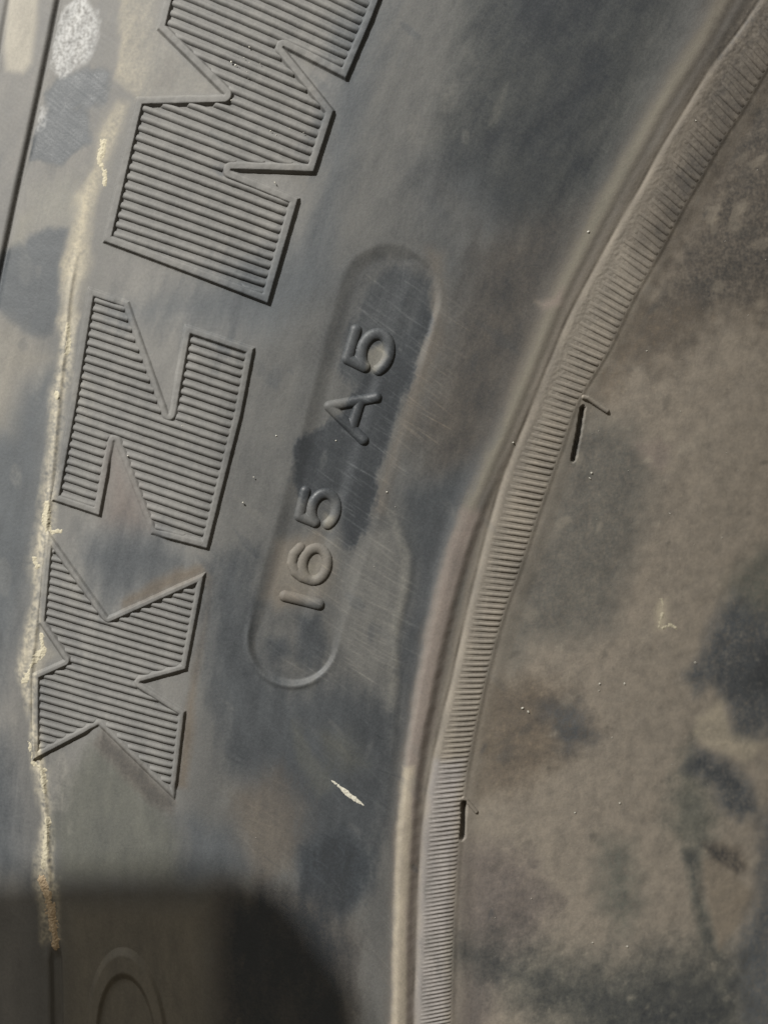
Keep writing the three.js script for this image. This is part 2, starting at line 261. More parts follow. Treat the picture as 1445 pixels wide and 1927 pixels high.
const DUST = [0.165, 0.152, 0.130];
patch(0.5, DUST, 10, 6, [[520, 1100], [535, 1030], [640, 1010], [640, 1140]], 0.5);
strip(0.7, [0.17, 0.165, 0.145], 4, 5, [[735, 960], [764, 1045], [759, 1112], [741, 1190], [740, 1290], [734, 1340]], 9, 0.35).grain = 0.6;
{ // many small smudges, dabs and wiped spots
  const dab = (u, v, r, stretch, deg, cover, tint, mix) => { const c = Math.cos(deg * Math.PI / 180), q = Math.sin(deg * Math.PI / 180), pts = []; for (let i = 0; i < 8; i++) { const a = i * Math.PI / 4, k = 0.65 + 0.6 * rnd(), x = Math.cos(a) * r * stretch * k, y = Math.sin(a) * r * k; pts.push([u + c * x - q * y, v + q * x + c * y]); } patch(cover, tint, 1.5 + r * 0.3 * rnd(), Math.min(7, r * 0.5), pts, mix).grain = 0.8 * rnd(); };
  for (let i = 0; i < 190; i++) { const v = 150 + 1780 * rnd(), u = bandR(v) + 30 + rnd() * (1500 - bandR(v)), pale = rnd() < 0.58; dab(u, v, 3 + 14 * rnd() * rnd(), 1 + 1.6 * rnd(), -70 + 60 * rnd(), pale ? 0.9 : 0.35, pale ? [0.2, 0.18, 0.15] : [0.11, 0.098, 0.08], 0.2 + 0.3 * rnd()); }
  for (let i = 0; i < 120; i++) { const pale = rnd() < 0.55; dab(380 + 560 * rnd(), 1950 * rnd(), 3 + 14 * rnd() * rnd(), 1.4 + 3 * rnd(), rnd() < 0.5 ? 38 + 16 * rnd() : 92 + 20 * rnd(), pale ? 0.62 : 0.1, pale ? [0.14, 0.132, 0.118] : [0.09, 0.1, 0.11], 0.1 + 0.22 * rnd()); }
  for (let i = 0; i < 60; i++) { const pale = rnd() < 0.6; dab(-10 + 180 * rnd(), 200 + 1450 * rnd(), 5 + 22 * rnd() * rnd(), 1.2 + 2 * rnd(), 80 + 30 * rnd(), pale ? 0.8 : 0.2, pale ? [0.21, 0.2, 0.178] : [0.1, 0.1, 0.1], 0.08 + 0.2 * rnd()); }
}
for (const p of patches) if (p.x0 > 880 && p.cover < 0.55 && p.soft > 8) { p.grain = 0.55; p.soft *= 1.25; p.mix *= 0.9; }
const TEX = 2048, colorPx = new Uint8Array(TEX * TEX * 4), roughPx = new Uint8Array(TEX * TEX * 4), bumpPx = new Uint8Array(TEX * TEX * 4);
const toSRGB = new Uint8Array(4096);
for (let i = 0; i < 4096; i++) { const x = i / 4095; toSRGB[i] = Math.round(255 * (x <= 0.0031308 ? 12.92 * x : 1.055 * Math.pow(x, 1 / 2.4) - 0.055)); }
const sc = new Float32Array(TEX * TEX);                        // fine pale scuff lines, dragged slantwise over the panel and below it
{
  const draw = (u, v, deg, len, wid, amt) => {
    const dx = Math.cos(deg * Math.PI / 180), dy = Math.sin(deg * Math.PI / 180);
    for (let s = 0; s < len; s += 0.6) {
      const bow = 3 * Math.sin(s / len * 2 + u), [a, b] = uvOf(u + dx * s - dy * bow * 0.3, v + dy * s + dx * bow * 0.3), x = a * TEX - 0.5, y = b * TEX - 0.5, f = amt * Math.sin(Math.PI * s / len) * (0.6 + 0.4 * noise(s / 9, u));
      for (let j = Math.floor(y - 2); j <= y + 3; j++) for (let i = Math.floor(x - 2); i <= x + 3; i++) {
        if (i < 0 || j < 0 || i >= TEX || j >= TEX) continue;
        const g = f * Math.exp(-((i - x) * (i - x) + (j - y) * (j - y)) / (wid * wid)), o = j * TEX + i;
        if (Math.abs(g) > Math.abs(sc[o])) sc[o] = g;
      }
    }
  };
  for (let i = 0; i < 230; i++) { const t = rnd(), u = PILLC(500 + 700 * t) + (rnd() - 0.4) * 170, v = 500 + 760 * t; draw(u, v, 34 + 12 * (rnd() - 0.5), 24 + 80 * rnd(), 0.7 + 0.6 * rnd(), 0.12 + 0.5 * rnd() * rnd()); }
  for (let i = 0; i < 150; i++) draw(640 + 100 * rnd(), 1060 + 190 * rnd(), 28 + 10 * (rnd() - 0.5), 20 + 60 * rnd(), 0.8 + 0.8 * rnd(), 0.14 + 0.5 * rnd() * rnd());
  for (let i = 0; i < 130; i++) draw(420 + 300 * rnd(), 1300 + 400 * rnd(), 42 + 40 * (rnd() - 0.5), 20 + 90 * rnd(), 0.8 + 0.9 * rnd(), (rnd() < 0.3 ? -1 : 1) * (0.04 + 0.16 * rnd() * rnd()));
  for (let i = 0; i < 60; i++) draw(640 + 110 * rnd(), 1680 + 280 * rnd(), 55 + 16 * (rnd() - 0.5), 30 + 90 * rnd(), 0.9 + 0.9 * rnd(), 0.05 + 0.2 * rnd() * rnd());
  for (let i = 0; i < 60; i++) draw(20 + 120 * rnd(), 200 + 1400 * rnd(), 96 + 14 * (rnd() - 0.5), 40 + 120 * rnd(), 1 + rnd(), (rnd() < 0.4 ? -1 : 1) * (0.04 + 0.12 * rnd()));
  for (let i = 0; i < 40; i++) draw(620 + 260 * rnd(), 60 + 380 * rnd(), 95 + 16 * (rnd() - 0.5), 40 + 130 * rnd(), 1 + rnd(), (rnd() < 0.4 ? -1 : 1) * (0.03 + 0.07 * rnd()));
  for (let i = 0; i < 14; i++) draw(960 + 50 * rnd() + i * 8, 1335 - i * 6 + 14 * rnd(), -31 + 5 * rnd(), 60 + 110 * rnd(), 1 + rnd(), 0.08 + 0.14 * rnd());
  for (let i = 0; i < 90; i++) draw(960 + 460 * rnd(), 300 + 1600 * rnd(), 360 * rnd(), 10 + 40 * rnd(), 0.7 + 0.6 * rnd(), (rnd() < 0.5 ? -1 : 1) * (0.05 + 0.15 * rnd()));
}
{
  const cols = [];
  for (let i = 0; i < TEX; i++) cols.push(R1 - (i + 0.5) / TEX * (R1 - R0));
  for (let j = 0; j < TEX; j++) {
    const ang = A0 + (j + 0.5) / TEX * (A1 - A0), ca = Math.cos(ang), sa = Math.sin(ang), vA = AX[1] - sa * cols[0], vB = AX[1] - sa * cols[TEX - 1];
    const live = patches.filter((p) => Math.max(vA, vB) > p.y0 && Math.min(vA, vB) < p.y1);
    for (let i = 0; i < TEX; i++) {
      const u = AX[0] - ca * cols[i], v = AX[1] - sa * cols[i];
      const rr = cols[i], along = ang * 3000, bead = sstep(2760, 2640, rr), n1 = fbm(rr / 85, along / 150, 3), n2 = lerp(fbm(rr / 26 + 50, along / 80, 3), fbm(u / 34 + 50, v / 34, 4), bead), clouds = fbm(u / 13, v / 13 + 20, 3), n3 = noise(u / 6, v / 6 + 90), n4 = noise(u / 2.7 + 11, v / 2.7);
      const streak = noise((u * 0.62 - v * 0.78) / 4.2, (u * 0.78 + v * 0.62) / 70) ;
      let cov = 0.36, r = GREY[0], g = GREY[1], b = GREY[2];
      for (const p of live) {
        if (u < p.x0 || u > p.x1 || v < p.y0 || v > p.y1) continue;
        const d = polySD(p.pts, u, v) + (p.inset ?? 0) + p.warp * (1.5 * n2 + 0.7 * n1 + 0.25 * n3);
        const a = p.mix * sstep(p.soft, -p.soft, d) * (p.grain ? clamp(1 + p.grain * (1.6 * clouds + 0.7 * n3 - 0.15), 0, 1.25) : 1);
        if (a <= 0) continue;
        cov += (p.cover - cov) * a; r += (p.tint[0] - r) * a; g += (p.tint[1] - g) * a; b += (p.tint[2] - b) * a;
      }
      const scr = u > 480 && u < 880 && v > 480 && v < 1700 ? 0.05 : 0.03;
      cov += 0.16 * n1 + 0.20 * n2 * (0.3 + cov) + (0.06 + 0.14 * bead) * clouds + 0.5 * bead * Math.max(0, clouds - 0.25) + 0.03 * n3 + (0.03 + 0.03 * bead) * n4 + sc[j * TEX + i] + scr * Math.max(0, streak - 0.15) * 1.2 - scr * 0.4 * Math.max(0, -streak - 0.2);
      cov = clamp(cov, 0.0, 1);
      const tone = 1 + 0.08 * n2 + 0.07 * n4 + 0.05 * n3, o = (j * TEX + i) * 4;
      const c0 = (RUBBER[0] + (r - RUBBER[0]) * cov) * tone, c1 = (RUBBER[1] + (g - RUBBER[1]) * cov) * tone, c2 = (RUBBER[2] + (b - RUBBER[2]) * cov) * tone;
      colorPx[o] = toSRGB[Math.round(clamp(c0) * 4095)]; colorPx[o + 1] = toSRGB[Math.round(clamp(c1) * 4095)]; colorPx[o + 2] = toSRGB[Math.round(clamp(c2) * 4095)]; colorPx[o + 3] = 255;
      const ro = clamp(0.43 + 0.52 * cov + 0.04 * n4 + 0.06 * n2 + 0.05 * streak, 0.3, 1);
      roughPx[o] = roughPx[o + 1] = roughPx[o + 2] = Math.round(ro * 255); roughPx[o + 3] = 255;
      const bm = 0.5 + 0.10 * n4 + 0.08 * n3 + 0.08 * n2 + scr * 0.7 * streak;
      bumpPx[o] = bumpPx[o + 1] = bumpPx[o + 2] = Math.round(clamp(bm) * 255); bumpPx[o + 3] = 255;
    }
  }
}
const tex = (data, srgb) => { const t = new THREE.DataTexture(data, TEX, TEX); t.magFilter = t.minFilter = THREE.LinearFilter; t.wrapS = t.wrapT = THREE.MirroredRepeatWrapping; if (srgb) t.colorSpace = THREE.SRGBColorSpace; t.needsUpdate = true; return t; };
const colorMap = tex(colorPx, true), roughMap = tex(roughPx), bumpMap = tex(bumpPx);
const rubber = new THREE.MeshPhysicalMaterial({ map: colorMap, roughnessMap: roughMap, roughness: 1, bumpMap, bumpScale: 6e-5, specularIntensity: 0.5 });
const plain = (name, c, rough, extra = {}) => { const m = new THREE.MeshPhysicalMaterial({ roughness: rough, ...extra }); m.color.setRGB(...c); return m; };

// ------------------------------------------------------------------ mesh builders
const ORIGIN = new THREE.Vector3(...P(CX, 2350, 0)).setZ(-0.04);
const tyre = new THREE.Group(); tyre.name = 'tyre'; tyre.position.copy(ORIGIN); scene.add(tyre);
tyre.userData = { label: 'dusty black rubber tyre sidewall with raised ribbed letters and a recessed 165 A5 panel', category: 'tyre' };
const taken = {};
const numbered = (n) => { const k = (taken[n] = (taken[n] ?? -1) + 1); return k ? n + '_' + String(k).padStart(3, '0') : n; };
function part(name, geo, mat, parent, label) {
  const m = new THREE.Mesh(geo, mat); m.name = numbered(name); m.castShadow = m.receiveShadow = true;
  if (label) m.userData.label = label;
  parent.add(m); return m;
}
function geom(pos, nor, uv, idx, origin = ORIGIN) {
  const g = new THREE.BufferGeometry(), p = new Float32Array(pos);
  for (let i = 0; i < p.length; i += 3) { p[i] -= origin.x; p[i + 1] -= origin.y; p[i + 2] -= origin.z; }
  g.setAttribute('position', new THREE.BufferAttribute(p, 3));
  if (uv) g.setAttribute('uv', new THREE.BufferAttribute(new Float32Array(uv), 2));
  g.setIndex(idx);
  if (nor) g.setAttribute('normal', new THREE.BufferAttribute(new Float32Array(nor), 3)); else g.computeVertexNormals();
  return g;
}
function normalOf(hf, u, v, e = 0.8) {
  const a = P(u - e, v, hf(u - e, v)), b = P(u + e, v, hf(u + e, v)), c = P(u, v + e, hf(u, v + e)), d = P(u, v - e, hf(u, v - e));
  const x1 = b[0] - a[0], y1 = b[1] - a[1], z1 = b[2] - a[2], x2 = d[0] - c[0], y2 = d[1] - c[1], z2 = d[2] - c[2];
  const n = [y1 * z2 - z1 * y2, z1 * x2 - x1 * z2, x1 * y2 - y1 * x2], l = Math.hypot(...n);
  return [n[0] / l, n[1] / l, n[2] / l];
}
// relief(hf, keep): a fine sheet over a box of the wall, kept only where keep() is positive at one corner
function relief(box, step, hf, keep, origin = ORIGIN) {
  const [u0, v0, u1, v1] = box, nu = Math.ceil((u1 - u0) / step), nv = Math.ceil((v1 - v0) / step);
  const k = new Float32Array((nu + 1) * (nv + 1)), id = new Int32Array(k.length).fill(-1);
  for (let j = 0; j <= nv; j++) for (let i = 0; i <= nu; i++) k[j * (nu + 1) + i] = keep(u0 + i * step, v0 + j * step);
  const pos = [], nor = [], uv = [], idx = [];
  const vert = (i, j) => {
    const n = j * (nu + 1) + i;
    if (id[n] < 0) { const u = u0 + i * step, v = v0 + j * step; id[n] = pos.length / 3; pos.push(...P(u, v, hf(u, v))); nor.push(...normalOf(hf, u, v)); uv.push(...uvOf(u, v)); }
    return id[n];
  };
  for (let j = 0; j < nv; j++) for (let i = 0; i < nu; i++) {
    const n = j * (nu + 1) + i;
    if (Math.max(k[n], k[n + 1], k[n + nu + 1], k[n + nu + 2]) <= 0) continue;
    const a = vert(i, j), b = vert(i + 1, j), c = vert(i, j + 1), d = vert(i + 1, j + 1);
    idx.push(a, c, b, b, c, d);
  }
  return geom(pos, nor, uv, idx, origin);
}
// bar(): a rounded rib lying on the wall from a to b
function bar(a, b, half, tall, endTaper, hf = height, leftFade = 0) {
  const len = Math.hypot(b[0] - a[0], b[1] - a[1]), dx = (b[0] - a[0]) / len, dy = (b[1] - a[1]) / len, n = Math.max(3, Math.ceil(len / 11));
  const cross = [[-1, -0.12], [-0.74, 0.5], [-0.36, 0.92], [0, 1], [0.36, 0.92], [0.74, 0.5], [1, -0.12]], pos = [], uv = [], idx = [];
  for (let i = 0; i <= n; i++) {
    const s = i === 0 ? 0 : i === n ? len : i === 1 ? Math.min(endTaper, len / n) : i === n - 1 ? len - Math.min(endTaper, len / n) : len * i / n;
    let t = (i === 0 || i === n) ? 0.1 : 1;
    if (leftFade) t *= lerp(0.12, 1, sstep(0, leftFade, s / len)) ;
    const wob = 0.5 * noise((a[0] + s) / 17, a[1] / 7), ta = tall * (t + 0.1 * noise((a[0] + s) / 13, a[1] / 5 + 8));
    for (const [c, k] of cross) {
      const u = a[0] + dx * s - dy * (c * half + wob), v = a[1] + dy * s + dx * (c * half + wob);
      pos.push(...P(u, v, hf(u, v) + (k < 0 ? -0.8 : k * ta))); uv.push(...uvOf(u, v));
    }
  }
  for (let i = 0; i < n; i++) for (let j = 0; j < 6; j++) { const p = i * 7 + j; idx.push(p, p + 1, p + 7, p + 1, p + 8, p + 7); }
  const g = geom(pos, null, uv, idx);
  if (g.attributes.normal.getZ(3) < 0) { const ix = g.index.array; for (let i = 0; i < ix.length; i += 3) { const t = ix[i]; ix[i] = ix[i + 1]; ix[i + 1] = t; } g.computeVertexNormals(); }
  return g;
}

// ------------------------------------------------------------------ the wall itself, one sheet cut into its zones
{
  const axis = (lo, a, b, hi, fine) => { const r = []; let x = a, st = fine; for (x = a; x <= b; x += fine) r.push(x); st = fine; while (x < hi) { r.push(x); st = Math.min(st * 1.25, 40); x += st; } r.push(hi); x = a; st = fine; while (true) { st = Math.min(st * 1.25, 40); x -= st; if (x <= lo) break; r.unshift(x); } r.unshift(lo); return r; };
  const us = axis(U0, -40, 1512, U1, 2.6), vs = axis(V0, -40, 1975, V1, 2.6), nu = us.length, nv = vs.length;
  const H = new Float32Array(nu * nv), X = new Float32Array(nu * nv * 3);
  for (let j = 0; j < nv; j++) for (let i = 0; i < nu; i++) { const n = j * nu + i; H[n] = height(us[i], vs[j]); const p = P(us[i], vs[j], H[n]); X[3 * n] = p[0]; X[3 * n + 1] = p[1]; X[3 * n + 2] = p[2]; }
  const zones = { shoulder_strip: [], sidewall: [], index_panel: [], bead_rib: [], knurled_band: [], bead_flange: [] };
  const zoneOf = (u, v) => {
    if (u > bandR(v)) return 'bead_flange';
    if (u > bandL(v)) return 'knurled_band';
    const w = lerp(36, 20, sstep(200, 1500, v));
    if (Math.abs(u - ridgeC(v)) < w) return 'bead_rib';
    if (u < seamU(v)) return 'shoulder_strip';
    if (u > 430 && u < 880 && v > 430 && v < 1330 && pillSD(u, v) < 0) return 'index_panel';
    return 'sidewall';
  };
  for (let j = 0; j + 1 < nv; j++) for (let i = 0; i + 1 < nu; i++) zones[zoneOf((us[i] + us[i + 1]) / 2, (vs[j] + vs[j + 1]) / 2)].push(j * nu + i);
  const nrm = (i, j) => {
    const l = Math.max(0, i - 1), r = Math.min(nu - 1, i + 1), t = Math.max(0, j - 1), b = Math.min(nv - 1, j + 1), A = (j * nu + l) * 3, B = (j * nu + r) * 3, C = (b * nu + i) * 3, D = (t * nu + i) * 3;
    const x1 = X[B] - X[A], y1 = X[B + 1] - X[A + 1], z1 = X[B + 2] - X[A + 2], x2 = X[D] - X[C], y2 = X[D + 1] - X[C + 1], z2 = X[D + 2] - X[C + 2];
    const n = [y1 * z2 - z1 * y2, z1 * x2 - x1 * z2, x1 * y2 - y1 * x2], q = Math.hypot(...n); return [n[0] / q, n[1] / q, n[2] / q];
  };
  for (const [name, cells] of Object.entries(zones)) {
    const id = new Int32Array(nu * nv).fill(-1), pos = [], nor = [], uv = [], idx = [];
    const vert = (n) => { if (id[n] < 0) { const i = n % nu, j = (n - i) / nu, m = nrm(i, j), w = uvOf(us[i], vs[j]); id[n] = pos.length / 3; pos.push(X[3 * n], X[3 * n + 1], X[3 * n + 2]); nor.push(m[0], m[1], m[2]); uv.push(w[0], w[1]); } return id[n]; };
    for (const c of cells) { const a = vert(c), b = vert(c + 1), d = vert(c + nu), e = vert(c + nu + 1); idx.push(a, d, b, b, d, e); }
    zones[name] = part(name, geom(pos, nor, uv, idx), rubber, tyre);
  }
  zones.index_panel.userData.label = 'recessed rounded panel carrying the raised characters 165 A5';
  // the thickness of the rubber behind the wall
  const edge = []; for (let i = 0; i < nu; i += 4) edge.push([us[i], vs[0]]); for (let j = 0; j < nv; j += 4) edge.push([us[nu - 1], vs[j]]); for (let i = nu - 1; i >= 0; i -= 4) edge.push([us[i], vs[nv - 1]]); for (let j = nv - 1; j >= 0; j -= 4) edge.push([us[0], vs[j]]);
  const pos = [], idx = [], n = edge.length;
  for (const [u, v] of edge) { const p = at(u, v, -0.5); pos.push(...p, p[0], p[1], -0.04); }
  pos.push(0, 0, -0.04);
  for (let i = 0; i < n; i++) { const k = (i + 1) % n; idx.push(2 * i, 2 * i + 1, 2 * k, 2 * k, 2 * i + 1, 2 * k + 1, 2 * i + 1, 2 * n, 2 * k + 1); }
  part('carcass', geom(pos, null, null, idx), plain('carcass', [0.03, 0.03, 0.032], 0.8), tyre);

  // knurling: every little bar across the band
  const pitch = table([[14.5, -300], [13.4, 100], [12.8, 450], [12.4, 800], [11.0, 1200], [9.4, 1480], [7.8, 1750], [7, 2200]]), tilt = table([[40, -300], [33, 120], [26, 450], [12, 800], [6, 1100], [-3, 1480], [-6, 1900], [-6, 2300]]);
  let count = 0;
  for (let v = -150; v < 2080; v += pitch(v)) {
    const u1 = bandR(v) - 5, t = Math.tan(tilt(v) * Math.PI / 180);
    let vl = v; for (let k = 0; k < 4; k++) vl = v - (u1 - bandL(vl)) * t;
    const inner = lerp(26, 6, sstep(300, 1250, v)) + lerp(16, 6, sstep(300, 1000, v)) * noise(v / 26, 2), a = [bandL(vl) + inner, vl], g = bar(a, [u1, v], pitch(v) * 0.37, lerp(2.2, 1.5, sstep(900, 1750, v)) * (1 + 0.5 * noise(v / 33, 9) + 0.35 * noise(v / 9, 31)), 5, height, 0.5);
    part('knurl', g, rubber, zones.knurled_band); count++;
  }
  tyre.userData.panel = undefined; delete tyre.userData.panel;
  globalThis.zones = zones;
}
const zones = globalThis.zones;

// ------------------------------------------------------------------ the large ribbed letters
function makeLetter(label, measured, o) {
  const outline = measured.map(real);
  const g = new THREE.Group(); g.name = numbered('letter'); g.userData.label = label; tyre.add(g);
  const xs = outline.map((p) => p[0]), ys = outline.map((p) => p[1]), box = [Math.min(...xs) - 10, Math.min(...ys) - 10, Math.max(...xs) + 10, Math.max(...ys) + 10];
  const w = o.rim, low = o.low ?? [];
  const soft = (u, v) => { let k = 1; for (const [a, b, f] of low) { const d = segD(u, v, ...outline[a], ...outline[b]); k = Math.min(k, lerp(f, 1, sstep(w * 0.9, w * 2.2, d))); } return k; };
  const prof = (u, v) => {
    const sd = polySD(outline, u, v), d = Math.abs(sd + w / 2), k = soft(u, v);
    return (o.tall * k + 0.5) * sstep(w / 2 + 2.8, w / 2 - 3.6 - (1 - k) * 3, d) - 0.5 - (1 - k) * 1.2 + 0.8 * Math.cos(Math.min(d / w * 2, 1) * 1.5) + 0.6 * noise(u / 14, v / 14);
  };
  const hf = (u, v) => height(u, v) + prof(u, v);
  part('letter_rim', relief(box, 1.9, hf, (u, v) => w / 2 + 3 - Math.abs(polySD(outline, u, v) + w / 2)), rubber, g);
  const th = o.angle * Math.PI / 180, cx = (box[0] + box[2]) / 2, cy = (box[1] + box[3]) / 2;
  for (let k = -o.count; k <= o.count; k++) {
    const tilt = th + (o.fan ?? 0) * k, dx = Math.cos(tilt), dy = Math.sin(tilt), ox = cx - Math.sin(th) * k * o.pitch, oy = cy + Math.cos(th) * k * o.pitch;
    let start = null;
    for (let s = -420; s <= 420; s += 1.5) {
      const u = ox + dx * s, v = oy + dy * s, inn = polySD(outline, u, v) < -(w - 2.5) && v > -70;
      if (inn && start === null) start = s;
      if (!inn && start !== null) {
        if (s - start > 9) part('rib', bar([ox + dx * start, oy + dy * start], [u, v], o.pitch * 0.4, o.ribTall * (1 + 0.08 * noise(k * 3.1, 4)), 4), rubber, g);
        start = null;
      }
    }
  }
  return g;
}
makeLetter('large raised letter with a zigzag outline, highest of the three ribbed letters', LETTERS[0], { rim: 17, tall: 8, angle: 23, fan: -0.004, pitch: 18.1, count: 26, ribTall: 6.4 });
makeLetter('large raised letter with one long diagonal, middle of the three ribbed letters', LETTERS[1], { rim: 15, tall: 6.5, angle: 18.5, pitch: 16.1, count: 24, ribTall: 5.2, low: [[1, 2, 0.62], [7, 8, 0.5]] });
makeLetter('large raised X-shaped letter, lowest of the three ribbed letters', LETTERS[2], { rim: 12.5, tall: 6, angle: 15.5, fan: -0.0012, pitch: 14.3, count: 26, ribTall: 4.6, low: [[6, 7, 0.6]] });

// the rounded raised outline at the lower edge
{
  const c = real([240, 1960]), rx = 64, ry = 148, w = 22;
  const sd = (u, v) => { const x = (u - c[0] - (v - c[1]) * 0.05) / rx, y = (v - c[1]) / ry, l = Math.hypot(x, y); return (l - 1) * rx * (1 + 0.0 * l); };
  const g = new THREE.Group(); g.name = numbered('letter'); g.userData.label = 'rounded raised outline letter in the shadow at the bottom'; tyre.add(g);
  part('letter_rim', relief([130, 1780, 335, 2150], 2.2, (u, v) => height(u, v) + 10 * sstep(w / 2 + 3, w / 2 - 5, Math.abs(sd(u, v))) - 0.4, (u, v) => w / 2 + 3 - Math.abs(sd(u, v))), rubber, g);
}

// ------------------------------------------------------------------ the small characters in the panel
function character(label, strokes, half, tall) {
  const all = strokes.flat(), xs = all.map((p) => p[0]), ys = all.map((p) => p[1]), m = half + 6;
  const d = (u, v) => { let q = 1e9; for (const s of strokes) q = Math.min(q, s.length > 1 ? lineD(s, u, v) : 1e9); return q; };
  const hf = (u, v) => { const q = d(u, v) / half; return height(u, v) + (q < 1 ? tall * Math.pow(1 - q * q, 0.62) : -(q - 1) * 6) - 0.3; };
  return part('character', relief([Math.min(...xs) - m, Math.min(...ys) - m, Math.max(...xs) + m, Math.max(...ys) + m], 1.6, hf, (u, v) => half + 2 - d(u, v)), rubber, zones.index_panel, label);
}
const glyph = (cu, cv, deg, w, hgt, strokes) => {                // strokes in a unit box: x along the reading direction (up the tyre), y towards the letter's top (left)
  [cu, cv] = real([cu, cv]); const a = deg * Math.PI / 180, rx = [Math.sin(a), -Math.cos(a)], ry = [-Math.cos(a), -Math.sin(a)];
  return strokes.map((s) => s.map(([x, y]) => [cu + rx[0] * x * w + ry[0] * y * hgt, cv + rx[1] * x * w + ry[1] * y * hgt]));
};
const arc = (x, y, rx, ry, a0, a1, n = 16) => Array.from({ length: n + 1 }, (_, i) => { const a = (a0 + (a1 - a0) * i / n) * Math.PI / 180; return [x + rx * Math.cos(a), y + ry * Math.sin(a)]; });
const ONE = [[[0, -0.5], [0, 0.5]]], SIX = [arc(0, -0.16, 0.5, 0.34, 0, 360, 26), [[-0.5, -0.16], [-0.47, 0.1], [-0.36, 0.32], [-0.12, 0.47], [0.16, 0.47], [0.4, 0.34]]];
const FIVE = [[[0.42, 0.5], [-0.36, 0.5], [-0.44, 0.02]], [[-0.44, 0.02], ...arc(0, -0.15, 0.5, 0.36, 140, -145, 22)]], LETA = [[[-0.5, -0.5], [0, 0.5], [0.5, -0.5]], [[-0.3, -0.16], [0.3, -0.16]]];
character('raised digit 1, lowest in the panel', glyph(568, 1130, 14, 1, 66, ONE), 11, 6.5);
character('raised digit 6', glyph(582, 1060, 13, 62, 68, SIX), 10, 5.5);
character('raised digit 5 next to the 6', glyph(600, 957, 13, 62, 64, FIVE), 10.5, 6);
character('raised letter A', glyph(658, 776, 17, 84, 80, LETA), 10.5, 6.5);
character('raised digit 5 nearest the top of the panel', glyph(696, 660, 16, 72, 72, FIVE), 11.5, 6.5);

// ------------------------------------------------------------------ raised ticks beside the slits, at the bead
function tick(measured, half, tall) {
  const line = measured.map(real);
  const xs = line.map((p) => p[0]), ys = line.map((p) => p[1]), m = half + 5;
  const hf = (u, v) => { const q = lineD(line, u, v) / half; return height(u, v) + (q < 1 ? tall * Math.sqrt(1 - q * q) : -(q - 1) * 5); };
  part('mould_tick', relief([Math.min(...xs) - m, Math.min(...ys) - m, Math.max(...xs) + m, Math.max(...ys) + m], 1.5, hf, (u, v) => half + 1.5 - lineD(line, u, v)), rubber, tyre);
}
tick([[1098, 748], [1106, 750], [1142, 774]], 5, 5);
tick([[872, 1502], [878, 1506], [896, 1528]], 4, 3.2);

// ------------------------------------------------------------------ loose matter lying on the rubber
const mudMat = new THREE.MeshPhysicalMaterial({ roughness: 0.9, bumpMap, bumpScale: 8e-5 }); mudMat.color.setRGB(0.285, 0.26, 0.195);
const mudWarm = mudMat.clone(); mudWarm.color.setRGB(0.33, 0.255, 0.17);
function crust(name, label, category, measured, thick, rag, mat, group, step = 1.7) {
  const line = measured.map(real);
  const xs = line.map((p) => p[0]), ys = line.map((p) => p[1]), m = 34, cu = xs.reduce((a, b) => a + b) / xs.length, cv = Math.max(...ys);
  const f = (u, v) => {
    let best = -1e9;
    for (let i = 0; i + 1 < line.length; i++) {
      const [ax, ay, aw] = line[i], [bx, by, bw] = line[i + 1], dx = bx - ax, dy = by - ay, t = clamp(((u - ax) * dx + (v - ay) * dy) / (dx * dx + dy * dy || 1));
      best = Math.max(best, lerp(aw, bw, t) - Math.hypot(u - ax - t * dx, v - ay - t * dy));
    }
    return best + rag * (1.5 * fbm(u / 18 + 3, v / 26, 3) + 0.55 * noise(u / 4.5, v / 4.5));
  };
  const o = new THREE.Vector3(...at(cu, cv, 0));
  const hf = (u, v) => { const k = f(u, v); return height(u, v) + (k > 0 ? 0.55 * thick * (1 - Math.exp(-k / 5)) * (0.8 + 0.5 * noise(u / 9, v / 9) + 0.5 * noise(u / 3.6, v / 3.6)) : k * 0.4) - 0.2; };
  const mesh = new THREE.Mesh(relief([Math.min(...xs) - m, Math.min(...ys) - m, Math.max(...xs) + m, Math.max(...ys) + m], step, hf, (u, v) => f(u, v), o), mat);
  mesh.name = numbered(name); mesh.position.copy(o); mesh.castShadow = mesh.receiveShadow = true; mesh.userData = { label, category }; if (group) mesh.userData.group = group;
  scene.add(mesh); return mesh;
}
const G = 'dried mud crusts along the moulding line';
crust('mud_crust', 'yellowish dried mud streak left of the topmost ribbed letter', 'mud', [[196, 268, 6], [188, 300, 7], [196, 322, 5], [198, 345, 4]], 4, 7, mudMat, G);
crust('mud_crust', 'pale dried mud streak above the left corner of the middle letter', 'mud', [[128, 610, 3], [131, 640, 5], [128, 664, 5]], 3, 5, mudMat, G);
crust('mud_crust', 'small round pale mud lump beside the left edge of the middle letter', 'mud', [[106, 740, 5], [109, 746, 6]], 5, 4, mudMat, G);
crust('mud_crust', 'pale mud patch between the middle letter and the X-shaped letter', 'mud', [[90, 948, 7], [88, 985, 8], [92, 1000, 6], [112, 1000, 3]], 4, 7, mudMat, G);
crust('mud_crust', 'pale mud blob left of the upper arm of the X-shaped letter', 'mud', [[66, 1050, 4], [72, 1066, 5]], 4, 6, mudMat, G);
crust('mud_crust', 'pale mud crust in the left notch of the X-shaped letter', 'mud', [[78, 1196, 4], [82, 1222, 7], [60, 1255, 5], [48, 1282, 5]], 4, 7, mudMat, G);
crust('mud_crust', 'pale mud strip below the lower left tip of the X-shaped letter', 'mud', [[56, 1396, 3], [66, 1436, 4], [82, 1448, 7], [86, 1490, 5]], 4, 5, mudMat, G);
crust('mud_crust', 'short pale mud strip above the shadow edge', 'mud', [[92, 1540, 4], [88, 1580, 7], [84, 1630, 6]], 4, 5, mudMat, G);
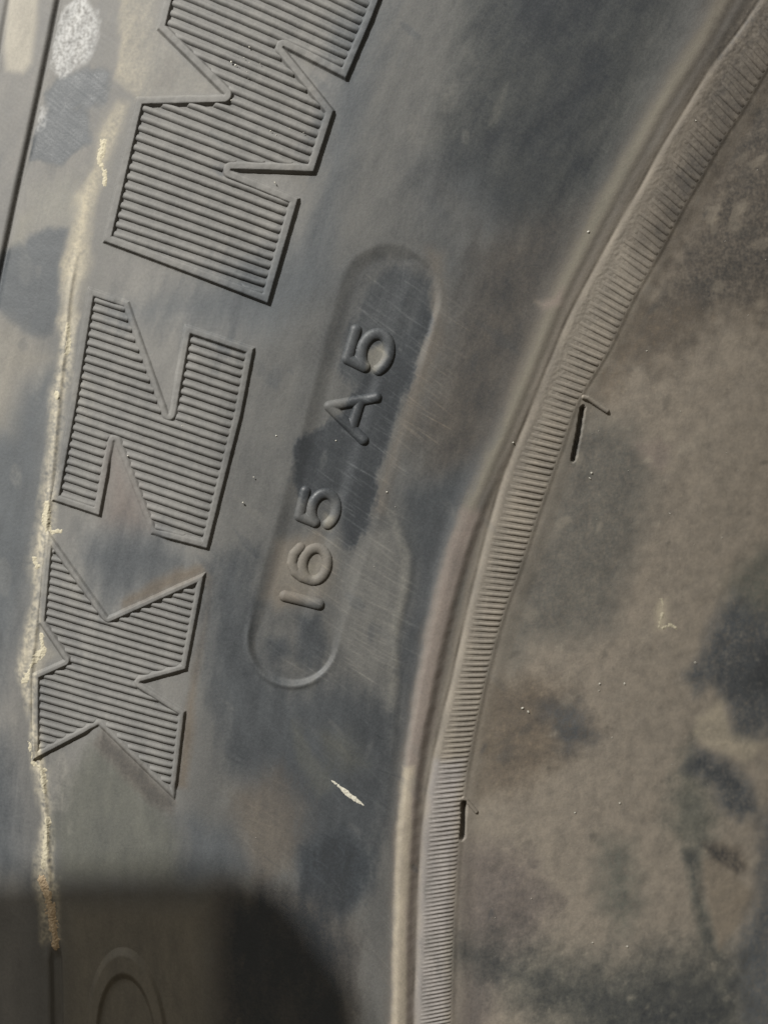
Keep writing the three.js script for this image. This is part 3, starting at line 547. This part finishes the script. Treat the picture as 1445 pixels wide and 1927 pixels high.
crust('mud_crust', 'orange tinted mud crust half inside the shadow at the left', 'mud', [[78, 1655, 8], [92, 1690, 8], [102, 1740, 9], [104, 1780, 8]], 6, 7, mudWarm, G);
const chip = plain('chip', [0.4, 0.385, 0.33], 0.5);
crust('pale_sliver', 'small bright sliver lying on the dark rubber below the recessed panel', 'sliver', [[620, 1466, 1.5], [636, 1478, 3.4], [652, 1492, 5.6], [668, 1504, 5], [684, 1515, 1.5]], 3, 1.4, chip, null, 1.3);
crust('pale_clod', 'crumbly pale speck group on the brown bead area right of the knurled band', 'dirt', [[1245, 1130, 3], [1250, 1150, 2], [1242, 1165, 5], [1240, 1185, 3], [1262, 1176, 2], [1272, 1182, 3]], 3, 6, mudMat);
{ // fine pale dirt grains, and specks imitating glints on the top letter
  const list = [], unit = new THREE.IcosahedronGeometry(1, 1), spots = [];
  for (let i = 0; i < 26; i++) { const t = rnd(), s = (rnd() - 0.5) * 90; spots.push([400 + 170 * t - s * 0.1 + 40 * (rnd() - 0.5), 70 + 210 * t + s, 1 + rnd() * 1.6]); }
  for (const p of [[436, 118, 4], [444, 124, 4], [460, 110, 3], [470, 90, 3], [510, 248, 4], [520, 256, 3.5], [436, 190, 3.5], [362, 258, 4], [372, 281, 3.5], [1128, 1287, 4], [1127, 1300, 3], [1175, 1287, 3.5], [1166, 1512, 4], [1082, 1530, 3.5], [1115, 1775, 4], [1180, 1782, 3.5], [1308, 1247, 3.5], [1358, 1012, 3], [983, 1333, 5], [994, 1340, 4], [1113, 890, 5], [1110, 900, 4], [965, 833, 4.5], [518, 345, 4], [632, 829, 3], [520, 820, 3], [728, 926, 4], [458, 946, 5], [1308, 228, 3], [1106, 437, 4.5], [1217, 660, 3], [336, 703, 3.5], [344, 802, 4], [242, 858, 3.5], [478, 898, 3]]) spots.push(p);
  for (let i = 0; i < 60; i++) { const v = 300 + rnd() * 1640, u = bandR(v) + 20 + rnd() * (1460 - bandR(v)); spots.push([u, v, 0.5 + rnd() * rnd() * 2.2]); }
  for (let i = 0; i < 20; i++) spots.push([140 + rnd() * 800, rnd() * 1640, 0.4 + rnd() * rnd() * 1.6]);
  const o = new THREE.Vector3(...at(CX, 1900, 0));
  const letters = [];
  for (const spot of spots) {
    const [u, v, r] = real(spot);
    const onRib = u > 195 && u < 640 && v < 575 || u > 100 && u < 480 && v > 540 && v < 1030;
    const p = at(u, v, (onRib ? 4.5 : 0.4)), g = unit.clone(); g.scale(r * S * (0.35 + rnd() * 0.35), r * S * (0.25 + rnd() * 0.3), r * S * 0.35); g.rotateZ(rnd() * 3); g.translate(p[0] - o.x, p[1] - o.y, p[2] - o.z); list.push(g);
  }
  const m = new THREE.Mesh(mergeGeometries(list), plain('grit_glints', [0.27, 0.26, 0.23], 0.35)); m.name = 'grit_glints'; m.position.copy(o); m.castShadow = m.receiveShadow = true;
  m.userData = { label: 'tiny pale dirt specks scattered over the dusty rubber, with imitated glints on the ribs', category: 'grit_glints', kind: 'stuff' }; scene.add(m);
}

// ------------------------------------------------------------------ outside the frame: the phone that throws the shadow, the lamp, an added fill panel
{
  const ph = new THREE.Group(); ph.name = 'phone'; ph.position.set(-0.1103 - 0.0375, 0.0920 - 0.15, 0.13); scene.add(ph);
  ph.userData = { label: 'dark smartphone held upright in front of the tyre', category: 'phone' };
  const sh = new THREE.Shape(), w = 0.075, h = 0.15, r = 0.0075;
  sh.moveTo(-w / 2 + r, 0); sh.lineTo(w / 2 - r, 0); sh.absarc(w / 2 - r, r, r, -Math.PI / 2, 0); sh.lineTo(w / 2, h - r); sh.absarc(w / 2 - r, h - r, r, 0, Math.PI / 2); sh.lineTo(-w / 2 + r, h); sh.absarc(-w / 2 + r, h - r, r, Math.PI / 2, Math.PI); sh.lineTo(-w / 2, r); sh.absarc(-w / 2 + r, r, r, Math.PI, 1.5 * Math.PI);
  part('phone_case', new THREE.ExtrudeGeometry(sh, { depth: 0.006, bevelEnabled: true, bevelThickness: 0.001, bevelSize: 0.0006, bevelSegments: 3, curveSegments: 10 }), plain('case', [0.05, 0.045, 0.04], 0.4), ph);
  const scr = new RoundedBoxGeometry(w - 0.006, h - 0.01, 0.0008, 2, 0.0003); scr.translate(0, h / 2, 0.0073);
  part('screen', scr, plain('screen', [0.01, 0.01, 0.012], 0.1), ph);
  const bumpG = new RoundedBoxGeometry(0.03, 0.03, 0.002, 2, 0.0009); bumpG.translate(w / 2 - 0.02, h - 0.022, -0.0018); const cb = part('camera_plate', bumpG, plain('plate', [0.03, 0.03, 0.03], 0.3), ph);
  for (const [x, y] of [[-0.007, 0.007], [0.007, -0.007]]) { const g = new THREE.CylinderGeometry(0.0052, 0.0055, 0.0016, 24); g.rotateX(Math.PI / 2); g.translate(w / 2 - 0.02 + x, h - 0.022 + y, -0.0034); part('lens', g, plain('lens', [0.01, 0.01, 0.015], 0.05), cb); }

  const fillPanel = new THREE.Group(); fillPanel.name = 'added_fill_panel'; fillPanel.position.copy(PANEL); fillPanel.lookAt(0, 0, 0); scene.add(fillPanel);
  fillPanel.userData = { label: 'added fill light panel above the tyre, out of view', category: 'light' };
  const tray = new RoundedBoxGeometry(1.26, 0.56, 0.05, 2, 0.01); tray.translate(0, 0, -0.032); part('tray', tray, plain('tray', [0.6, 0.6, 0.6], 0.5), fillPanel);
  const dif = new THREE.PlaneGeometry(1.2, 0.5); dif.translate(0, 0, -0.004); const dm = plain('diffuser', [0.8, 0.8, 0.8], 0.6); dm.emissive.setRGB(1, 0.985, 0.93); dm.emissiveIntensity = 1.5; part('diffuser', dif, dm, fillPanel);

  const lamp = new THREE.Group(); lamp.name = 'work_lamp'; lamp.position.copy(LAMP); lamp.lookAt(0, 0, 0); lamp.scale.setScalar(0.32); scene.add(lamp);
  lamp.userData = { label: 'round white work lamp shining on the tyre from the upper left', category: 'lamp' };
  const prof = [[0.001, -0.05], [0.02, -0.05], [0.024, -0.03], [0.036, 0.008], [0.036, 0.012], [0.033, 0.012], [0.03, 0.004], [0.001, 0.004]].map(([x, y]) => new THREE.Vector2(x, y));
  const lg = new THREE.LatheGeometry(prof, 32); lg.rotateX(Math.PI / 2); part('lamp_housing', lg, plain('housing', [0.4, 0.4, 0.4], 0.5), lamp);
  const gl = new THREE.CircleGeometry(0.028, 32); gl.translate(0, 0, 0.006);
  const glow = plain('glow', [0.8, 0.8, 0.8], 0.5); glow.emissive.setRGB(1, 0.98, 0.93); glow.emissiveIntensity = 8; part('lamp_glow', gl, glow, lamp);
}

delete globalThis.zones;
renderer.render(scene, camera);
